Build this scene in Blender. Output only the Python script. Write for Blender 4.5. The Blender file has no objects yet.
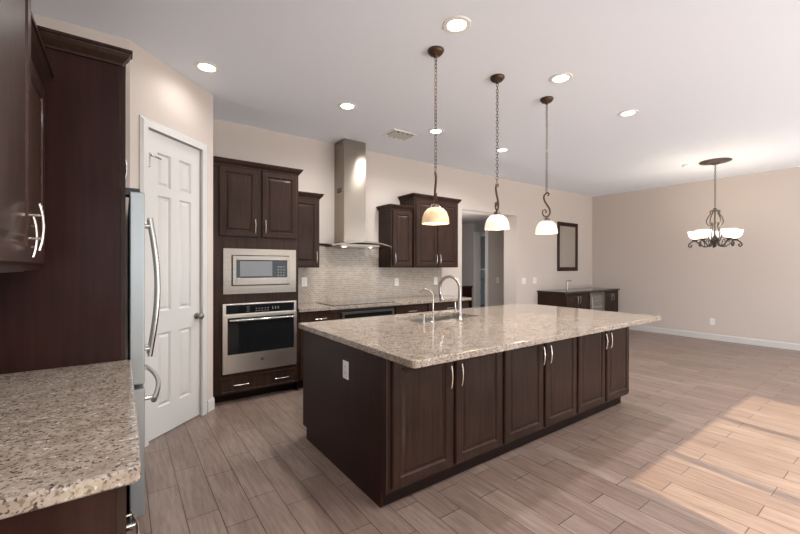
import bpy, bmesh, math, random
from mathutils import Vector, Matrix
random.seed(7)
PI = math.pi
SC = bpy.context.scene
COL = SC.collection

# ------------------------------------------------------------------ camera
CAM_H = 1.39
cd = bpy.data.cameras.new('camera')
cam = bpy.data.objects.new('camera', cd); COL.objects.link(cam)
yaw, pit, rol = math.radians(35.86), math.radians(-0.129), math.radians(0.106)
F = Vector((math.sin(yaw), math.cos(yaw), 0)); Rv = Vector((math.cos(yaw), -math.sin(yaw), 0)); U = Vector((0, 0, 1))
F2 = F*math.cos(pit) + U*math.sin(pit); U2 = U*math.cos(pit) - F*math.sin(pit)
R3 = Rv*math.cos(rol) + U2*math.sin(rol); U3 = U2*math.cos(rol) - Rv*math.sin(rol)
m = Matrix((R3, U3, -F2)).transposed().to_4x4(); m.translation = (0, 0, CAM_H)
cam.matrix_world = m
cd.sensor_width = 36; cd.lens = 384*36/800; cd.clip_start = 0.02; cd.clip_end = 200
SC.camera = cam

# ------------------------------------------------------------------ world, sun, daylight, exposure
w = bpy.data.worlds.new('world'); SC.world = w; w.use_nodes = True
bg = w.node_tree.nodes['Background']; bg.inputs['Color'].default_value = (0.86, 0.93, 1.0, 1); bg.inputs['Strength'].default_value = 0.5
def add_light(kind, name, loc, energy, color=(1, 1, 1), size=None, sizey=None, direction=None, **kw):
    l = bpy.data.lights.new(name, kind); l.energy = energy; l.color = color
    if kind == 'AREA':
        l.shape = 'RECTANGLE'; l.size = size; l.size_y = sizey
    for k, v in kw.items(): setattr(l, k, v)
    o = bpy.data.objects.new(name, l); COL.objects.link(o); o.location = loc
    if direction is not None:
        o.rotation_euler = Vector(direction).to_track_quat('-Z', 'Y').to_euler()
    return o
SUN_T = 2.40/3.88
add_light('SUN', 'sun', (3, -8, 8), 3.9, (1.0, 0.83, 0.57), direction=(0.12, 1.0, -SUN_T), angle=math.radians(0.35))
REAR = -2.6
DAY = (0.95, 0.97, 1.0)
add_light('AREA', 'daylight_slider', (3.62, REAR-0.12, 1.25), 11, DAY, 2.9, 2.3, (0, 1, 0))
add_light('AREA', 'added_daylight_west', (0.35, REAR-0.12, 1.6), 9, DAY, 1.7, 1.5, (0, 1, 0))  # sky light of an unseen window, added to brighten the room
add_light('AREA', 'added_daylight_east', (7.3, REAR-0.12, 1.25), 16, DAY, 2.6, 2.3, (0, 1, 0))  # unseen window light added to fill the room's right side
add_light('AREA', 'ceiling_uplight_fill', (4.6, -5.9, 0.0), 760, DAY, 13.0, 5.8, (0, 0, 1))  # added uplight panel outside, standing in for bounce, to brighten the ceiling
vs = SC.view_settings
vs.view_transform = 'Standard'; vs.look = 'None'; vs.exposure = 1.12; vs.gamma = 1.0; vs.use_curve_mapping = False

# ------------------------------------------------------------------ materials
def mat(name, color=(0.8, 0.8, 0.8), rough=0.5, metal=0.0, spec=0.5, coat=0.0, emit=None, estr=0.0, trans=0.0):
    m = bpy.data.materials.new(name); m.use_nodes = True
    b = m.node_tree.nodes['Principled BSDF']
    b.inputs['Base Color'].default_value = (*color, 1); b.inputs['Roughness'].default_value = rough
    b.inputs['Metallic'].default_value = metal; b.inputs['Specular IOR Level'].default_value = spec
    b.inputs['Coat Weight'].default_value = coat; b.inputs['Coat Roughness'].default_value = 0.12
    b.inputs['Transmission Weight'].default_value = trans
    if emit: b.inputs['Emission Color'].default_value = (*emit, 1); b.inputs['Emission Strength'].default_value = estr
    return m
def nodes(m): return m.node_tree.nodes, m.node_tree.links, m.node_tree.nodes['Principled BSDF']
def geo_coord(N, L, scale=(1, 1, 1), rot=(0, 0, 0), loc=(0, 0, 0)):
    g = N.new('ShaderNodeNewGeometry'); mp = N.new('ShaderNodeMapping')
    mp.inputs['Scale'].default_value = scale; mp.inputs['Rotation'].default_value = rot; mp.inputs['Location'].default_value = loc
    L.new(g.outputs['Position'], mp.inputs['Vector']); return mp.outputs['Vector']
def ramp(N, stops):
    r = N.new('ShaderNodeValToRGB'); e = r.color_ramp.elements
    while len(e) < len(stops): e.new(0.5)
    for k, (p, c) in enumerate(stops): e[k].position = p; e[k].color = (*c, 1)
    return r
def mix(N, L, a, b, fac, blend='MIX'):
    x = N.new('ShaderNodeMix'); x.data_type = 'RGBA'; x.blend_type = blend
    for s, v in ((6, a), (7, b), (0, fac)):
        if hasattr(v, 'links'): L.new(v, x.inputs[s])
        elif isinstance(v, (int, float)): x.inputs[s].default_value = v
        else: x.inputs[s].default_value = (*v, 1)
    return x.outputs[2]
def noise(N, L, vec, scale, detail=4, rough=0.5):
    n = N.new('ShaderNodeTexNoise'); n.inputs['Scale'].default_value = scale; n.inputs['Detail'].default_value = detail
    n.inputs['Roughness'].default_value = rough; L.new(vec, n.inputs['Vector']); return n
def bump(N, L, b, height, strength, dist=0.002):
    bp = N.new('ShaderNodeBump'); bp.inputs['Strength'].default_value = strength; bp.inputs['Distance'].default_value = dist
    L.new(height, bp.inputs['Height']); L.new(bp.outputs['Normal'], b.inputs['Normal']); return bp

def wood(name, dark, light, rough=0.3, coat=0.25, along='Z'):
    m = mat(name, dark, rough, spec=0.14, coat=coat); N, L, b = nodes(m)
    sc = {'Z': (26, 26, 1.6), 'X': (1.6, 26, 26)}[along]
    v = geo_coord(N, L, sc); n = noise(N, L, v, 1.6, 6, 0.6)
    r = ramp(N, [(0.3, dark), (0.72, light)]); L.new(n.outputs['Fac'], r.inputs['Fac'])
    v2 = geo_coord(N, L, (1, 1, 1)); n2 = noise(N, L, v2, 3.0, 2)
    r2 = ramp(N, [(0.3, (0.82, 0.82, 0.82)), (0.7, (1.12, 1.12, 1.12))]); L.new(n2.outputs['Fac'], r2.inputs['Fac'])
    L.new(mix(N, L, r.outputs['Color'], r2.outputs['Color'], 1.0, 'MULTIPLY'), b.inputs['Base Color'])
    return m
M = {}
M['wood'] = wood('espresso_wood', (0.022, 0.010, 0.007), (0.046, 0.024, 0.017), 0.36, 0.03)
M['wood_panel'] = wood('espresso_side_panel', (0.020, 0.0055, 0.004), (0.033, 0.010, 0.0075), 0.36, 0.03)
M['wood_gloss'] = wood('espresso_wood_gloss', (0.030, 0.014, 0.010), (0.060, 0.030, 0.022), 0.33, 0.2)
M['kick'] = mat('toe_kick_dark', (0.016, 0.009, 0.007), 0.6, spec=0.12)
M['nickel'] = mat('brushed_nickel', (0.78, 0.74, 0.68), 0.25, 1.0)
M['chrome'] = mat('chrome', (0.62, 0.60, 0.57), 0.16, 1.0)
M['faucet'] = mat('faucet_steel', (0.46, 0.44, 0.42), 0.25, 1.0)
M['white'] = mat('white_paint', (0.64, 0.625, 0.605), 0.35)
M['plastic'] = mat('white_plastic', (0.82, 0.81, 0.79), 0.35)
M['black'] = mat('black_plastic', (0.012, 0.012, 0.013), 0.35)
M['glass_black'] = mat('black_glass', (0.010, 0.011, 0.012), 0.05, coat=0.1)
M['bronze'] = mat('oil_rubbed_bronze', (0.085, 0.052, 0.036), 0.38, 0.75)
M['pewter'] = mat('pewter_scroll', (0.085, 0.070, 0.060), 0.42, 0.6)
M['mirror'] = mat('mirror_glass', (0.80, 0.80, 0.78), 0.02, 1.0)
M['hinge'] = mat('satin_metal', (0.35, 0.33, 0.30), 0.35, 1.0)
def steel(name, col, rough, along='X'):
    m = mat(name, col, rough, 1.0); N, L, b = nodes(m)
    sc = {'X': (1.5, 1.5, 160), 'Z': (160, 160, 1.5)}[along]
    v = geo_coord(N, L, sc); n = noise(N, L, v, 2.0, 3)
    mr = N.new('ShaderNodeMapRange'); mr.inputs[3].default_value = rough*0.8; mr.inputs[4].default_value = rough*1.3
    L.new(n.outputs['Fac'], mr.inputs[0]); L.new(mr.outputs[0], b.inputs['Roughness']); return m
M['steel'] = steel('stainless_steel', (0.28, 0.25, 0.22), 0.28)
M['steel_oven'] = steel('stainless_oven', (0.74, 0.69, 0.63), 0.3)
M['steel_hood'] = steel('stainless_hood', (0.33, 0.29, 0.245), 0.19, 'Z')
M['steel_hood'].node_tree.nodes['Principled BSDF'].inputs['Anisotropic'].default_value = 0.7
M['steel_hood'].node_tree.nodes['Principled BSDF'].inputs['Anisotropic Rotation'].default_value = 0.25
M['steel_side'] = mat('fridge_side_grey', (0.36, 0.39, 0.40), 0.35, 0.7)
M['sinksteel'] = mat('sink_steel', (0.42, 0.41, 0.39), 0.35, 1.0)
def paint(name, col, rough=0.75):
    m = mat(name, col, rough, spec=0.3); N, L, b = nodes(m)
    v = geo_coord(N, L); n = noise(N, L, v, 120, 2); bump(N, L, b, n.outputs['Fac'], 0.12, 0.001); return m
M['wall'] = paint('beige_wall_paint', (0.62, 0.55, 0.50))
M['ceil'] = paint('ceiling_paint', (0.83, 0.875, 0.95), 0.8)
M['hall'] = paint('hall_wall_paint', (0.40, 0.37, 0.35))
# porcelain wood-look plank tile: planks run along Y, 16 cm x 60.5 cm, every second row shifted by a third
def floor_mat():
    m = mat('wood_look_tile', rough=0.34, spec=0.45); N, L, b = nodes(m)
    g = N.new('ShaderNodeNewGeometry'); s = N.new('ShaderNodeSeparateXYZ'); L.new(g.outputs['Position'], s.inputs[0])
    c = N.new('ShaderNodeCombineXYZ')
    ax = N.new('ShaderNodeMath'); ax.operation = 'ADD'; ax.inputs[1].default_value = 10*0.605-2.185-0.195; L.new(s.outputs['Y'], ax.inputs[0])
    ay = N.new('ShaderNodeMath'); ay.operation = 'ADD'; ay.inputs[1].default_value = 22*0.1615-0.446; L.new(s.outputs['X'], ay.inputs[0])
    L.new(ax.outputs[0], c.inputs[0]); L.new(ay.outputs[0], c.inputs[1])
    def brick(c1, c2, mo, ms):
        k = N.new('ShaderNodeTexBrick'); k.offset = 0.32; k.offset_frequency = 2; k.squash = 1.0
        k.inputs['Scale'].default_value = 1.0; k.inputs['Brick Width'].default_value = 0.605; k.inputs['Row Height'].default_value = 0.1615
        k.inputs['Mortar Size'].default_value = ms; k.inputs['Mortar Smooth'].default_value = 0.1
        k.inputs['Color1'].default_value = (*c1, 1); k.inputs['Color2'].default_value = (*c2, 1); k.inputs['Mortar'].default_value = (*mo, 1)
        L.new(c.outputs[0], k.inputs['Vector']); return k
    k = brick((0.205, 0.141, 0.114), (0.258, 0.190, 0.156), (0.060, 0.042, 0.034), 0.0026)
    # grain stretched along each plank
    mp = N.new('ShaderNodeMapping'); mp.inputs['Scale'].default_value = (28, 2.2, 1); L.new(g.outputs['Position'], mp.inputs['Vector'])
    n1 = noise(N, L, mp.outputs[0], 1.6, 8, 0.65)
    r1 = ramp(N, [(0.28, (0.66, 0.64, 0.63)), (0.5, (1.0, 1.0, 1.0)), (0.76, (1.34, 1.36, 1.38))]); L.new(n1.outputs['Fac'], r1.inputs['Fac'])
    c1 = mix(N, L, k.outputs['Color'], r1.outputs['Color'], 1.0, 'MULTIPLY')
    mp2 = N.new('ShaderNodeMapping'); mp2.inputs['Scale'].default_value = (9, 2.0, 1); L.new(g.outputs['Position'], mp2.inputs['Vector'])
    n2 = noise(N, L, mp2.outputs[0], 1.3, 4, 0.6)
    r2 = ramp(N, [(0.3, (0.86, 0.84, 0.83)), (0.7, (1.12, 1.13, 1.14))]); L.new(n2.outputs['Fac'], r2.inputs['Fac'])
    L.new(mix(N, L, c1, r2.outputs['Color'], 1.0, 'MULTIPLY'), b.inputs['Base Color'])
    inv = N.new('ShaderNodeMath'); inv.operation = 'MULTIPLY_ADD'; inv.inputs[1].default_value = -1.0; inv.inputs[2].default_value = 1.0
    L.new(k.outputs['Fac'], inv.inputs[0])
    ad = N.new('ShaderNodeMath'); ad.operation = 'MULTIPLY_ADD'; ad.inputs[1].default_value = 0.25; L.new(n1.outputs['Fac'], ad.inputs[0]); L.new(inv.outputs[0], ad.inputs[2])
    bump(N, L, b, ad.outputs[0], 0.5, 0.0012)
    return m
M['floor'] = floor_mat()
def granite(name, base, pale, rough=0.10):
    m = mat(name, base, rough, spec=0.5); N, L, b = nodes(m)
    v = geo_coord(N, L, (1, 1.25, 1)); n0 = noise(N, L, v, 14, 5, 0.65)
    r0 = ramp(N, [(0.32, base), (0.62, pale)]); L.new(n0.outputs['Fac'], r0.inputs['Fac'])
    n1 = noise(N, L, v, 75, 3, 0.6)
    r1 = ramp(N, [(0.52, (0, 0, 0)), (0.62, (1, 1, 1))]); L.new(n1.outputs['Fac'], r1.inputs['Fac'])
    c1 = mix(N, L, r0.outputs['Color'], (0.22, 0.165, 0.115), r1.outputs['Color'])
    n2 = noise(N, L, v, 110, 2, 0.5); r2 = ramp(N, [(0.58, (0, 0, 0)), (0.64, (1, 1, 1))]); L.new(n2.outputs['Fac'], r2.inputs['Fac'])
    c2 = mix(N, L, c1, (0.075, 0.055, 0.042), r2.outputs['Color'])
    n3 = noise(N, L, v, 60, 2, 0.5); r3 = ramp(N, [(0.6, (0, 0, 0)), (0.7, (1, 1, 1))]); L.new(n3.outputs['Color'], r3.inputs['Fac'])
    c3 = mix(N, L, c2, (0.72, 0.68, 0.61), r3.outputs['Color'])
    L.new(c3, b.inputs['Base Color']); return m
M['granite'] = granite('beige_granite', (0.26, 0.205, 0.165), (0.42, 0.36, 0.305))
M['granite_dark'] = mat('dark_granite', (0.035, 0.030, 0.028), 0.12)
def mosaic():
    m = mat('mosaic_tile', rough=0.22, spec=0.5); N, L, b = nodes(m)
    g = N.new('ShaderNodeNewGeometry'); s = N.new('ShaderNodeSeparateXYZ'); L.new(g.outputs['Position'], s.inputs[0])
    c = N.new('ShaderNodeCombineXYZ'); L.new(s.outputs['X'], c.inputs[0]); L.new(s.outputs['Z'], c.inputs[1])
    k = N.new('ShaderNodeTexBrick'); k.offset = 0.5; k.inputs['Scale'].default_value = 1.0
    k.inputs['Brick Width'].default_value = 0.052; k.inputs['Row Height'].default_value = 0.026; k.inputs['Mortar Size'].default_value = 0.0022
    k.inputs['Color1'].default_value = (0.44, 0.37, 0.305, 1); k.inputs['Color2'].default_value = (0.33, 0.275, 0.23, 1); k.inputs['Mortar'].default_value = (0.56, 0.52, 0.46, 1)
    L.new(c.outputs[0], k.inputs['Vector']); L.new(k.outputs['Color'], b.inputs['Base Color'])
    inv = N.new('ShaderNodeMath'); inv.operation = 'MULTIPLY_ADD'; inv.inputs[1].default_value = -1.0; inv.inputs[2].default_value = 1.0
    L.new(k.outputs['Fac'], inv.inputs[0]); bump(N, L, b, inv.outputs[0], 0.5, 0.001); return m
M['mosaic'] = mosaic()
def shade_mat(name, col, ecol, e):  # opaque glass; emission stands in for bulb light shining through
    m = mat(name, col, 0.35, emit=ecol, estr=e); N, L, b = nodes(m)
    v = geo_coord(N, L); n = noise(N, L, v, 22, 4); r = ramp(N, [(0.3, tuple(c*0.72 for c in col)), (0.7, col)])
    L.new(n.outputs['Fac'], r.inputs['Fac']); L.new(r.outputs['Color'], b.inputs['Base Color'])
    L.new(mix(N, L, tuple(c*0.75 for c in ecol), ecol, n.outputs['Fac']), b.inputs['Emission Color'])
    b.inputs['Transmission Weight'].default_value = 0.0; b.inputs['Subsurface Weight'].default_value = 0.0
    return m
M['shade'] = shade_mat('amber_scavo_glass', (0.80, 0.58, 0.36), (1.0, 0.62, 0.32), 0.10)
M['shade_pale'] = shade_mat('pale_scavo_glass', (0.85, 0.70, 0.56), (1.0, 0.76, 0.56), 0.20)
M['shade_white'] = mat('frosted_white_glass', (0.9, 0.88, 0.84), 0.4, emit=(1.0, 0.95, 0.88), estr=0.55)
M['bulb'] = mat('lit_bulb', (1, 0.9, 0.75), 0.4, emit=(1.0, 0.80, 0.52), estr=6.0)
M['can'] = mat('lit_downlight_lens', (1, 0.95, 0.85), 0.4, emit=(1.0, 0.90, 0.72), estr=5.0)
M['patio'] = mat('patio_concrete', (0.55, 0.50, 0.44), 0.9)
M['display'] = mat('dim_display_text', (0.13, 0.135, 0.14), 0.3)
M['window_see'] = mat('microwave_window', (0.16, 0.165, 0.17), 0.12, coat=0.4)  # grey base puts the reflection on the window into the colour

# ------------------------------------------------------------------ mesh building
class MB:
    def __init__(s): s.bm = bmesh.new()
    def box(s, x0, x1, y0, y1, z0, z1):
        vs = [s.bm.verts.new((x, y, z)) for x in (x0, x1) for y in (y0, y1) for z in (z0, z1)]
        for f in ((0, 1, 3, 2), (4, 6, 7, 5), (0, 4, 5, 1), (2, 3, 7, 6), (0, 2, 6, 4), (1, 5, 7, 3)):
            s.bm.faces.new([vs[i] for i in f])
        return s
    def tube(s, pts, r, n=8, closed=False, rfun=None):
        pts = [Vector(p) for p in pts]; k = len(pts); rings = []
        up = None
        for i, p in enumerate(pts):
            a = pts[i-1] if (i > 0 or closed) else pts[i]; b = pts[(i+1) % k] if (i < k-1 or closed) else pts[i]
            t = (b-a).normalized()
            if up is None: up = t.orthogonal().normalized()
            up = (up - t*up.dot(t)).normalized(); q = t.cross(up)
            rr = rfun(i/(k-1)) if rfun else r
            rings.append([s.bm.verts.new(p + (up*math.cos(2*PI*j/n) + q*math.sin(2*PI*j/n))*rr) for j in range(n)])
        for i in range(k if closed else k-1):
            A, B = rings[i], rings[(i+1) % k]
            for j in range(n): s.bm.faces.new((A[j], A[(j+1) % n], B[(j+1) % n], B[j]))
        if not closed: s.bm.faces.new(rings[0][::-1]); s.bm.faces.new(rings[-1])
        return s
    def lathe(s, prof, c=(0, 0, 0), n=32, axis='Z', closed=False):
        rings = []
        def P(r, h, a):
            if axis == 'Z': return (c[0]+r*math.cos(a), c[1]+r*math.sin(a), c[2]+h)
            if axis == 'Y': return (c[0]+r*math.cos(a), c[1]+h, c[2]+r*math.sin(a))
            return (c[0]+h, c[1]+r*math.cos(a), c[2]+r*math.sin(a))
        for r, h in prof:
            rings.append([s.bm.verts.new(P(max(r, 1e-5), h, 2*PI*j/n)) for j in range(n)])
        k = len(rings)
        for i in range(k if closed else k-1):
            A, B = rings[i], rings[(i+1) % k]
            for j in range(n): s.bm.faces.new((A[j], A[(j+1) % n], B[(j+1) % n], B[j]))
        if not closed:
            for rg, pr in ((rings[0], prof[0]), (rings[-1], prof[-1])):
                if pr[0] > 1e-4 or True: s.bm.faces.new(rg)
        return s
    def prism(s, poly, z0, z1):           # polygon (x,y) extruded in z
        A = [s.bm.verts.new((x, y, z0)) for x, y in poly]; B = [s.bm.verts.new((x, y, z1)) for x, y in poly]
        n = len(poly)
        for i in range(n): s.bm.faces.new((A[i], A[(i+1) % n], B[(i+1) % n], B[i]))
        s.bm.faces.new(A[::-1]); s.bm.faces.new(B); return s
    def sweep(s, path, prof, side=1):     # path (x,y); prof (out,z) closed polygon, mitred
        n = len(path); rings = []
        P = [Vector((p[0], p[1])) for p in path]
        for i in range(n):
            d1 = (P[i]-P[i-1]).normalized() if i > 0 else (P[1]-P[0]).normalized()
            d2 = (P[i+1]-P[i]).normalized() if i < n-1 else d1
            n1 = Vector((d1.y, -d1.x))*side; n2 = Vector((d2.y, -d2.x))*side
            mv = (n1+n2); mv = mv/(mv.dot(n1)) if mv.length > 1e-6 else n1
            rings.append([s.bm.verts.new((P[i].x+mv.x*o, P[i].y+mv.y*o, z)) for o, z in prof])
        m = len(prof)
        for i in range(n-1):
            for j in range(m): s.bm.faces.new((rings[i][j], rings[i][(j+1) % m], rings[i+1][(j+1) % m], rings[i+1][j]))
        s.bm.faces.new(rings[0][::-1]); s.bm.faces.new(rings[-1]); return s
    def rings(s, w0, w1, v0, v1, steps, thick, mp):
        # nested rectangles: steps = (inset, depth out); back at -thick
        def rect(i, d): return [s.bm.verts.new(mp(u, v, d)) for u, v in ((w0+i, v0+i), (w1-i, v0+i), (w1-i, v1-i), (w0+i, v1-i))]
        R = [rect(0, -thick)] + [rect(i, d) for i, d in steps]
        for A, B in zip(R, R[1:]):
            for j in range(4): s.bm.faces.new((A[j], A[(j+1) % 4], B[(j+1) % 4], B[j]))
        s.bm.faces.new(R[0][::-1]); s.bm.faces.new(R[-1]); return s
def build(name, mb, material, parent=None, local=False, smooth=False, bevel=0.0, label=None, seg=2):
    bm = mb.bm
    bmesh.ops.recalc_face_normals(bm, faces=bm.faces)
    if parent is not None and not local:
        bmesh.ops.translate(bm, verts=bm.verts, vec=-Vector(parent['_o']))
    if smooth:
        for f in bm.faces: f.smooth = True
    me = bpy.data.meshes.new(name); bm.to_mesh(me); bm.free()
    o = bpy.data.objects.new(name, me); COL.objects.link(o); me.materials.append(material)
    if parent is not None:
        o.parent = parent; o['_o'] = parent['_o']
    if bevel > 0:
        b = o.modifiers.new('bevel', 'BEVEL'); b.width = bevel; b.segments = seg; b.limit_method = 'ANGLE'; b.angle_limit = math.radians(35)
    if smooth:
        try:
            me.set_sharp_from_angle(angle=math.radians(38))
        except Exception: pass
    if label: o['label'] = label
    return o
def thing(name, label, cat, loc=(0, 0, 0), rotz=0, group=None):
    o = bpy.data.objects.new(name, None); COL.objects.link(o); o.location = loc; o.rotation_euler = (0, 0, rotz)
    o.empty_display_size = 0.05
    o['label'] = label; o['category'] = cat; o['_o'] = tuple(loc)
    if group: o['group'] = group
    return o
def tag(o, label, cat, group=None):
    o['label'] = label; o['category'] = cat
    if group: o['group'] = group
    return o
def struct(name, mb, material, **k):
    o = build(name, mb, material, **k); o['kind'] = 'structure'; return o
def B(*a): return MB().box(*a)
def copy_tree(o, parent=None):
    c = o.copy(); COL.objects.link(c); c.parent = parent
    for ch in list(o.children): copy_tree(ch, c)
    return c

# maps from (u, v, d) on a cabinet face to the room
def face_my(y): return lambda u, v, d: (u, y-d, v)            # faces -Y
def face_px(x): return lambda u, v, d: (x+d, u, v)            # faces +X
RAISED = [(0.0, -0.007), (0.007, 0.0), (0.054, 0.0), (0.062, -0.008), (0.070, -0.009), (0.088, -0.002)]
FLAT = [(0.0, -0.004), (0.004, 0.0)]
SLABP = [(0.0, -0.003), (0.003, 0.0), (0.022, 0.0), (0.026, -0.003)]
def pull(parent, mp, u, v, L=0.14, vertical=True, off=0.032, r=0.0052, mt=None, gap=0.5):
    """bowed bar pull with two posts"""
    mb = MB(); pts = []
    for i in range(13):
        t = i/12*2-1; d = off - 0.010*t*t
        pts.append(mp(u, v+t*L/2, d) if vertical else mp(u+t*L/2, v, d))
    mb.tube(pts, r, 8)
    for sgn in (-1, 1):
        t = sgn*gap; d = off-0.010*t*t
        a = (u, v+t*L/2) if vertical else (u+t*L/2, v)
        mb.tube([mp(*a, -0.001), mp(*a, d)], r*0.9, 8)
    return build('handle', mb, mt or M['nickel'], parent, smooth=True)
def cab_door(parent, mp, u0, u1, v0, v1, hu=None, hv=None, name='door', steps=RAISED, vert=True, L=0.14, m=None):
    mb = MB().rings(u0, u1, v0, v1, [(i, d+0.020) for i, d in steps], 0.0, mp)
    d = build(name, mb, m or M['wood'], parent)
    if hu is not None:
        mp2 = lambda u, v, dd: mp(u, v, dd+0.020)
        pull(d, mp2, hu, hv, L=L, vertical=vert)
    return d
CROWN = [(0.0, 0.0), (0.010, 0.0), (0.012, 0.012), (0.020, 0.020), (0.034, 0.036), (0.042, 0.052), (0.044, 0.058), (0.052, 0.060), (0.052, 0.074), (0.0, 0.074)]
def crown(parent, path, z, side=1, k=1.0):
    build('crown_molding', MB().sweep(path, [(o*k, z+h*k) for o, h in CROWN], side), M['wood'], parent)

# ------------------------------------------------------------------ room shell
H = 3.05; XR = 9.1; YB = 4.75; XL = -0.62; TH = 0.12
PA = Vector((0.045, 3.46, 0)); PB = Vector((0.712, 4.08, 0))
struct('floor', B(XL-1, XR+1.5, REAR-0.2, 9.2, -0.12, 0), M['floor'])
struct('ceiling', B(XL-1, XR+1.5, REAR-0.2, YB+0.31, H, H+0.12), M['ceil'])
struct('wall_right', B(XR, XR+TH, REAR-0.15, YB+0.31, 0, H), M['wall'])
struct('wall_left', B(XL-TH, XL, REAR-0.15, 3.46, 0, H), M['wall'])
# back wall with a cased-free opening (0.31 m deep jambs)
OX0, OX1, OZ, WY = 4.752, 6.246, 2.38, 5.06
struct('wall_back', B(0.712, OX0, YB, WY, 0, H).box(OX1, XR, YB, WY, 0, H).box(OX0, OX1, YB, WY, OZ, H), M['wall'])
# pantry walls: stub behind the refrigerator, diagonal wall with door opening, return
dv = (PB-PA).normalized(); nv = Vector((dv.y, -dv.x, 0)); PL = (PB-PA).length
ang = math.atan2(dv.y, dv.x)
struct('wall_fridge', B(XL-TH, PA.x, PA.y, PA.y+0.1, 0, H), M['wall'])
def diag(mb, s0, s1, z0, z1, d0=-0.1, d1=0.0):
    P = [PA+dv*s0+nv*d0, PA+dv*s1+nv*d0, PA+dv*s1+nv*d1, PA+dv*s0+nv*d1]
    return mb.prism([(p.x, p.y) for p in P], z0, z1)
S0, S1, DZ = 0.147, 0.742, 2.455
for a_, b_, z_ in ((0, S0-0.012, 0), (S1+0.012, PL, 0), (S0-0.012, S1+0.012, DZ+0.012)):
    struct('wall_pantry', diag(MB(), a_, b_, z_, H), M['wall'])
struct('wall_pantry_return', B(0.60, 0.712, 4.09, YB, 0, H), M['wall'])
# rear wall (behind the camera) with sliding door and two windows added for daylight
mb = MB(); y0, y1 = REAR-0.15, REAR
mb.box(XL-TH, -0.5, y0, y1, 0, H).box(1.2, 2.15, y0, y1, 0, H).box(5.10, 6.0, y0, y1, 0, H).box(8.6, XR+TH, y0, y1, 0, H)
mb.box(-0.5, 1.2, y0, y1, 0, 0.85).box(-0.5, 1.2, y0, y1, 2.35, H).box(6.0, 8.6, y0, y1, 2.40, H).box(2.15, 5.10, y0, y1, 2.40, H)
struct('wall_rear', mb, M['wall'])
mb = MB()
for x in (2.15, 2.85, 4.0, 5.06): mb.box(x-0.02, x+0.065, REAR-0.10, REAR-0.03, 0, 2.4)
mb.box(2.15, 5.1, REAR-0.08, REAR-0.03, 2.36, 2.4).box(2.15, 5.1, REAR-0.08, REAR-0.03, 0, 0.06)
struct('window_1', mb, M['white'])
struct('ground', B(-6, 16, -16, REAR-0.2, -0.2, -0.05), M['patio'])
struct('patio_sun_blocker', B(5.6, 10, -5.6, REAR-0.15, 2.7, 2.8), M['ceil'])  # unseen cover added to block sun from the east opening
# baseboards
def bb(name, path, side=1):
    prof = [(0, 0), (0.014, 0), (0.014, 0.095), (0.009, 0.108), (0.0, 0.112)]
    struct(name, MB().sweep(path, prof, side), M['white'])
bb('baseboard_right', [(XR, 4.12), (XR, REAR)], 1)
bb('baseboard_back', [(OX1, WY-0.02), (OX1, YB), (6.90, YB)], 1)
pc = PA+dv*(S1+0.085)
bb('baseboard_pantry', [(pc.x, pc.y), (PB.x, PB.y), (PB.x, 4.235)], 1)
pc2 = PA+dv*(S0-0.075)
# hallway beyond the opening
HZ = 2.44
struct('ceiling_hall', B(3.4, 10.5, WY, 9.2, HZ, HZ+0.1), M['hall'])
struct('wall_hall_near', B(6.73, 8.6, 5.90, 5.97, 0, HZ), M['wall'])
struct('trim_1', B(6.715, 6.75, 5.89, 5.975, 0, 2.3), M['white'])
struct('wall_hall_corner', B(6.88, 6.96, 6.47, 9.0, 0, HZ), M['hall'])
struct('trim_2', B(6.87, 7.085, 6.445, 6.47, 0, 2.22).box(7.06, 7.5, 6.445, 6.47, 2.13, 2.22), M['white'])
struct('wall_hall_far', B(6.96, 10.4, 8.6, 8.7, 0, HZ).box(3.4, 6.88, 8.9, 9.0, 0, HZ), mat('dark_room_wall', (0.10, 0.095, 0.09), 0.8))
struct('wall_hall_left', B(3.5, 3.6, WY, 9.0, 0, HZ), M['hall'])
add_light('POINT', 'hall_fill', (5.2, 5.5, 1.8), 14, (1.0, 0.97, 0.95), shadow_soft_size=0.15)  # light without a fixture, added to brighten the hallway
t = thing('washing_machine', 'white washer edge glimpsed in the dark room past the hallway', 'washing machine', (7.6, 7.2, 0))
build('body', B(7.2, 7.95, 6.9, 7.6, 0.02, 1.08), M['glass_black'], t, bevel=0.01)
build('control_panel', B(7.2, 7.95, 6.92, 7.6, 1.085, 1.28), mat('grey_panel', (0.30, 0.31, 0.32), 0.4), t, bevel=0.005)
build('lid', B(7.19, 7.96, 6.88, 7.6, 1.285, 1.33), M['plastic'], t, bevel=0.005)
t = thing('hall_cabinet', 'low dark cabinet against the grey wall inside the hallway', 'cabinet', (6.5, 7.2, 0))
build('body', B(6.35, 6.865, 6.52, 8.2, 0.0, 0.88), M['wood_panel'], t, bevel=0.003)
build('top', B(6.33, 6.872, 6.50, 8.2, 0.882, 0.92), M['granite_dark'], t, bevel=0.003)

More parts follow.
